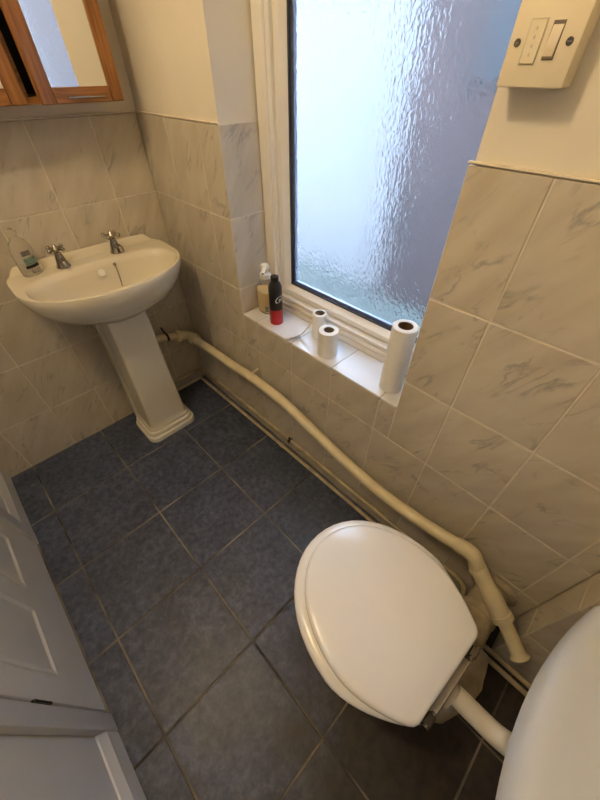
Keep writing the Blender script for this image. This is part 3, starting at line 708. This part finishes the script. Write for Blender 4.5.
# ------------------------------------------------------------------ things on the window sill
ZS = WZ0 + 0.0008
# pump soap bottle
pb = empty('pump_bottle', (0.570, 0.092, ZS), 'clear pump bottle of amber soap at the left end of the window sill', 'bottle'); pb.scale = (1.38, 1.38, 1.08)
def oval(prof, ex, ey, n=32): return [[(ex * r * math.cos(2 * math.pi * i / n), ey * r * math.sin(2 * math.pi * i / n), z) for i in range(n)] for r, z in prof]
bm = NB(); loft(bm, oval([(0.027, 0.0), (0.031, 0.004), (0.032, 0.012), (0.032, 0.085), (0.030, 0.100), (0.024, 0.112), (0.015, 0.120), (0.0125, 0.124), (0.0125, 0.130)], 1.0, 0.75)); obj('body', bm, 'clear_plastic', pb)
bm = NB(); loft(bm, oval([(0.0255, 0.003), (0.0293, 0.007), (0.0302, 0.013), (0.0302, 0.084)], 1.0, 0.75)); obj('soap', bm, 'amber_soap', pb)
bm = NB(); lathe(bm, [(0.0155, 0.1305), (0.0155, 0.146), (0.0125, 0.149), (0.005, 0.150), (0.005, 0.160)], 0, 0, 20); obj('pump_collar', bm, 'flush_plastic', pb)
bm = NB(); lathe(bm, [(0.011, 0.1602), (0.0125, 0.163), (0.0125, 0.174), (0.010, 0.178)], 0, 0, 20); tube(bm, [(0.004, -0.004, 0.171), (0.020, -0.022, 0.171), (0.027, -0.030, 0.167)], [0.006, 0.0052, 0.0045], 10); obj('pump_head', bm, 'flush_plastic', pb)
bm = NB(); tube(bm, [(0.0274, -0.0305, 0.1668), (0.0277, -0.0309, 0.1665)], 0.0032, 10); obj('nozzle_hole', bm, 'black_plastic', pb)
obj('label_mark', wrap_patch(0.0324, -62, -42, 0.012, 0.034, 1.0, 0.75), 'grey_print', pb)
# aerosol can
can = empty('aerosol_can', (0.664, 0.058, ZS), 'black and red aerosol can on the window sill', 'aerosol can')
bm = NB(); lathe(bm, [(0.0235, 0.0), (0.0255, 0.002), (0.0255, 0.062)], 0, 0, 36); obj('red_body', bm, 'can_red', can)
bm = NB(); lathe(bm, [(0.0255, 0.0622), (0.0255, 0.146), (0.0245, 0.152), (0.0220, 0.157)], 0, 0, 36); obj('black_body', bm, 'can_black', can)
bm = NB(); lathe(bm, [(0.0220, 0.1572), (0.0205, 0.163), (0.0160, 0.168), (0.0150, 0.172), (0.0150, 0.186), (0.0135, 0.1885), (0.009, 0.189)], 0, 0, 36); obj('cap', bm, 'black_plastic', can)
obj('small_print', wrap_patch(0.0256, -128, -95, 0.012, 0.040), 'can_label_grey', can)
# white lettering wrapped round the can
fc = bpy.data.curves.new('lettering', 'FONT'); fc.body = 'Gi'; fc.size = 0.034; fc.extrude = 0.0002; fc.shear = 0.25
fo = bpy.data.objects.new('lettering', fc); col.objects.link(fo)
bpy.context.view_layer.update()
dg = bpy.context.evaluated_depsgraph_get()
me = bpy.data.meshes.new_from_object(fo.evaluated_get(dg)); bpy.data.objects.remove(fo)
bm = NB(); bm.from_mesh(me)
for v in bm.verts:
    a = R(-30) + (v.co.x - 0.010) / 0.0256; r = 0.0257 + v.co.z
    zz = 0.094 + v.co.y + 0.25 * (v.co.x - 0.010)
    v.co = (r * math.cos(a), r * math.sin(a), zz)
obj('lettering', bm, 'white_print', can, smooth=False)
# paper rolls
def roll(name, loc, r, rc, h, label, cat, core='card_core', group=None):
    t = empty(name, loc, label, cat, group)
    bm = NB(); n = 40
    lathe(bm, [(rc, h), (r - 0.002, h), (r, h - 0.002), (r, 0.002), (r - 0.002, 0.0), (rc, 0.0)], 0, 0, n, False, False)
    obj('paper', bm, 'paper', t)
    bm = NB(); lathe(bm, [(rc - 0.0002, 0.0005), (rc - 0.0002, h - 0.0005), (rc - 0.0016, h - 0.0005), (rc - 0.0016, 0.0005), (rc - 0.0002, 0.0005)], 0, 0, n, False, False); obj('core', bm, core, t)
    return t
roll('toilet_roll', (0.944, 0.048, ZS), 0.0345, 0.018, 0.098, 'white toilet roll standing at the front of the sill', 'toilet roll')
rb = roll('toilet_roll', (0.846, 0.108, ZS), 0.026, 0.0175, 0.096, 'thin used toilet roll behind the fuller roll with its loose sheet', 'toilet roll')
roll('kitchen_roll', (1.200, 0.064, ZS), 0.0355, 0.021, 0.222, 'tall white kitchen roll at the right end of the sill', 'kitchen roll', 'card_core_brown')
# loose sheet trailing from the thin roll to the edge of the sill
bm = NB(); rings = []
path = smooth_path([(-0.018, -0.0200, 0.060), (-0.026, -0.034, 0.038), (-0.034, -0.052, 0.016), (-0.044, -0.074, 0.006), (-0.054, -0.094, 0.0035), (-0.061, -0.1085, 0.002), (-0.064, -0.1135, -0.010)], 4)
for i, p in enumerate(path):
    f = i / (len(path) - 1)
    w = 0.050 - 0.030 * f
    row = []
    for k in range(9):
        u = k / 8 - 0.5
        lift = (1 - f) ** 1.5
        row.append((p.x + u * w * (0.35 + 0.65 * f), p.y + u * w * 0.5 * (1 - f), p.z + (0.0045 * math.sin(k * 1.9 + i * 0.8) + 0.003) * min(1, 4 * f * (1 - f)) + u * 0.055 * lift))
    rings.append(row)
rv = [[bm.verts.new(p) for p in r] for r in rings]
for a_, c_ in zip(rv, rv[1:]):
    for i in range(8): bm.faces.new((a_[i], a_[i + 1], c_[i + 1], c_[i]))
sh = obj('loose_sheet', bm, 'tissue', rb)
sm = sh.modifiers.new('thickness', 'SOLIDIFY'); sm.thickness = 0.0006

# ------------------------------------------------------------------ outside, seen through the obscure glass
ZG = -0.30
struct('ground', box(NB(), -14, 14, 0.31, 18, ZG - 0.4, ZG), 'grass', smooth=False)
pw = empty('garden_wall', (-4.8, 2.3, ZG), 'pale rendered wall beyond the window glass', 'wall')
bm = NB(); box(bm, -9.5, -0.23, 2.2, 2.4, ZG, 1.85); obj('render', w2l(bm, pw), 'pale_render', pw)
bm = NB(); box(bm, -9.55, -0.23, 2.15, 2.45, 1.8505, 1.91, 0.01); obj('coping', w2l(bm, pw), 'pale_render', pw)
bh = empty('brick_house', (2.0, 2.4, ZG), 'dark brick house beyond the right of the window glass', 'house')
bm = NB(); box(bm, -0.22, 9.5, 2.15, 6.0, ZG, 4.6); obj('wall', w2l(bm, bh), 'brick_dark', bh)
bm = NB(); loft(bm, [[(x, 2.05, 4.6005), (x, 6.2, 4.6005), (x, 4.1, 5.9)] for x in (-0.24, 9.7)]); obj('roof', w2l(bm, bh), 'dark_roof', bh)
bm = NB(); box(bm, 0.25, 1.15, 2.12, 2.1495, 1.30, 2.0, 0.005); w_ = obj('window', w2l(bm, bh), 'house_window_dark', bh)
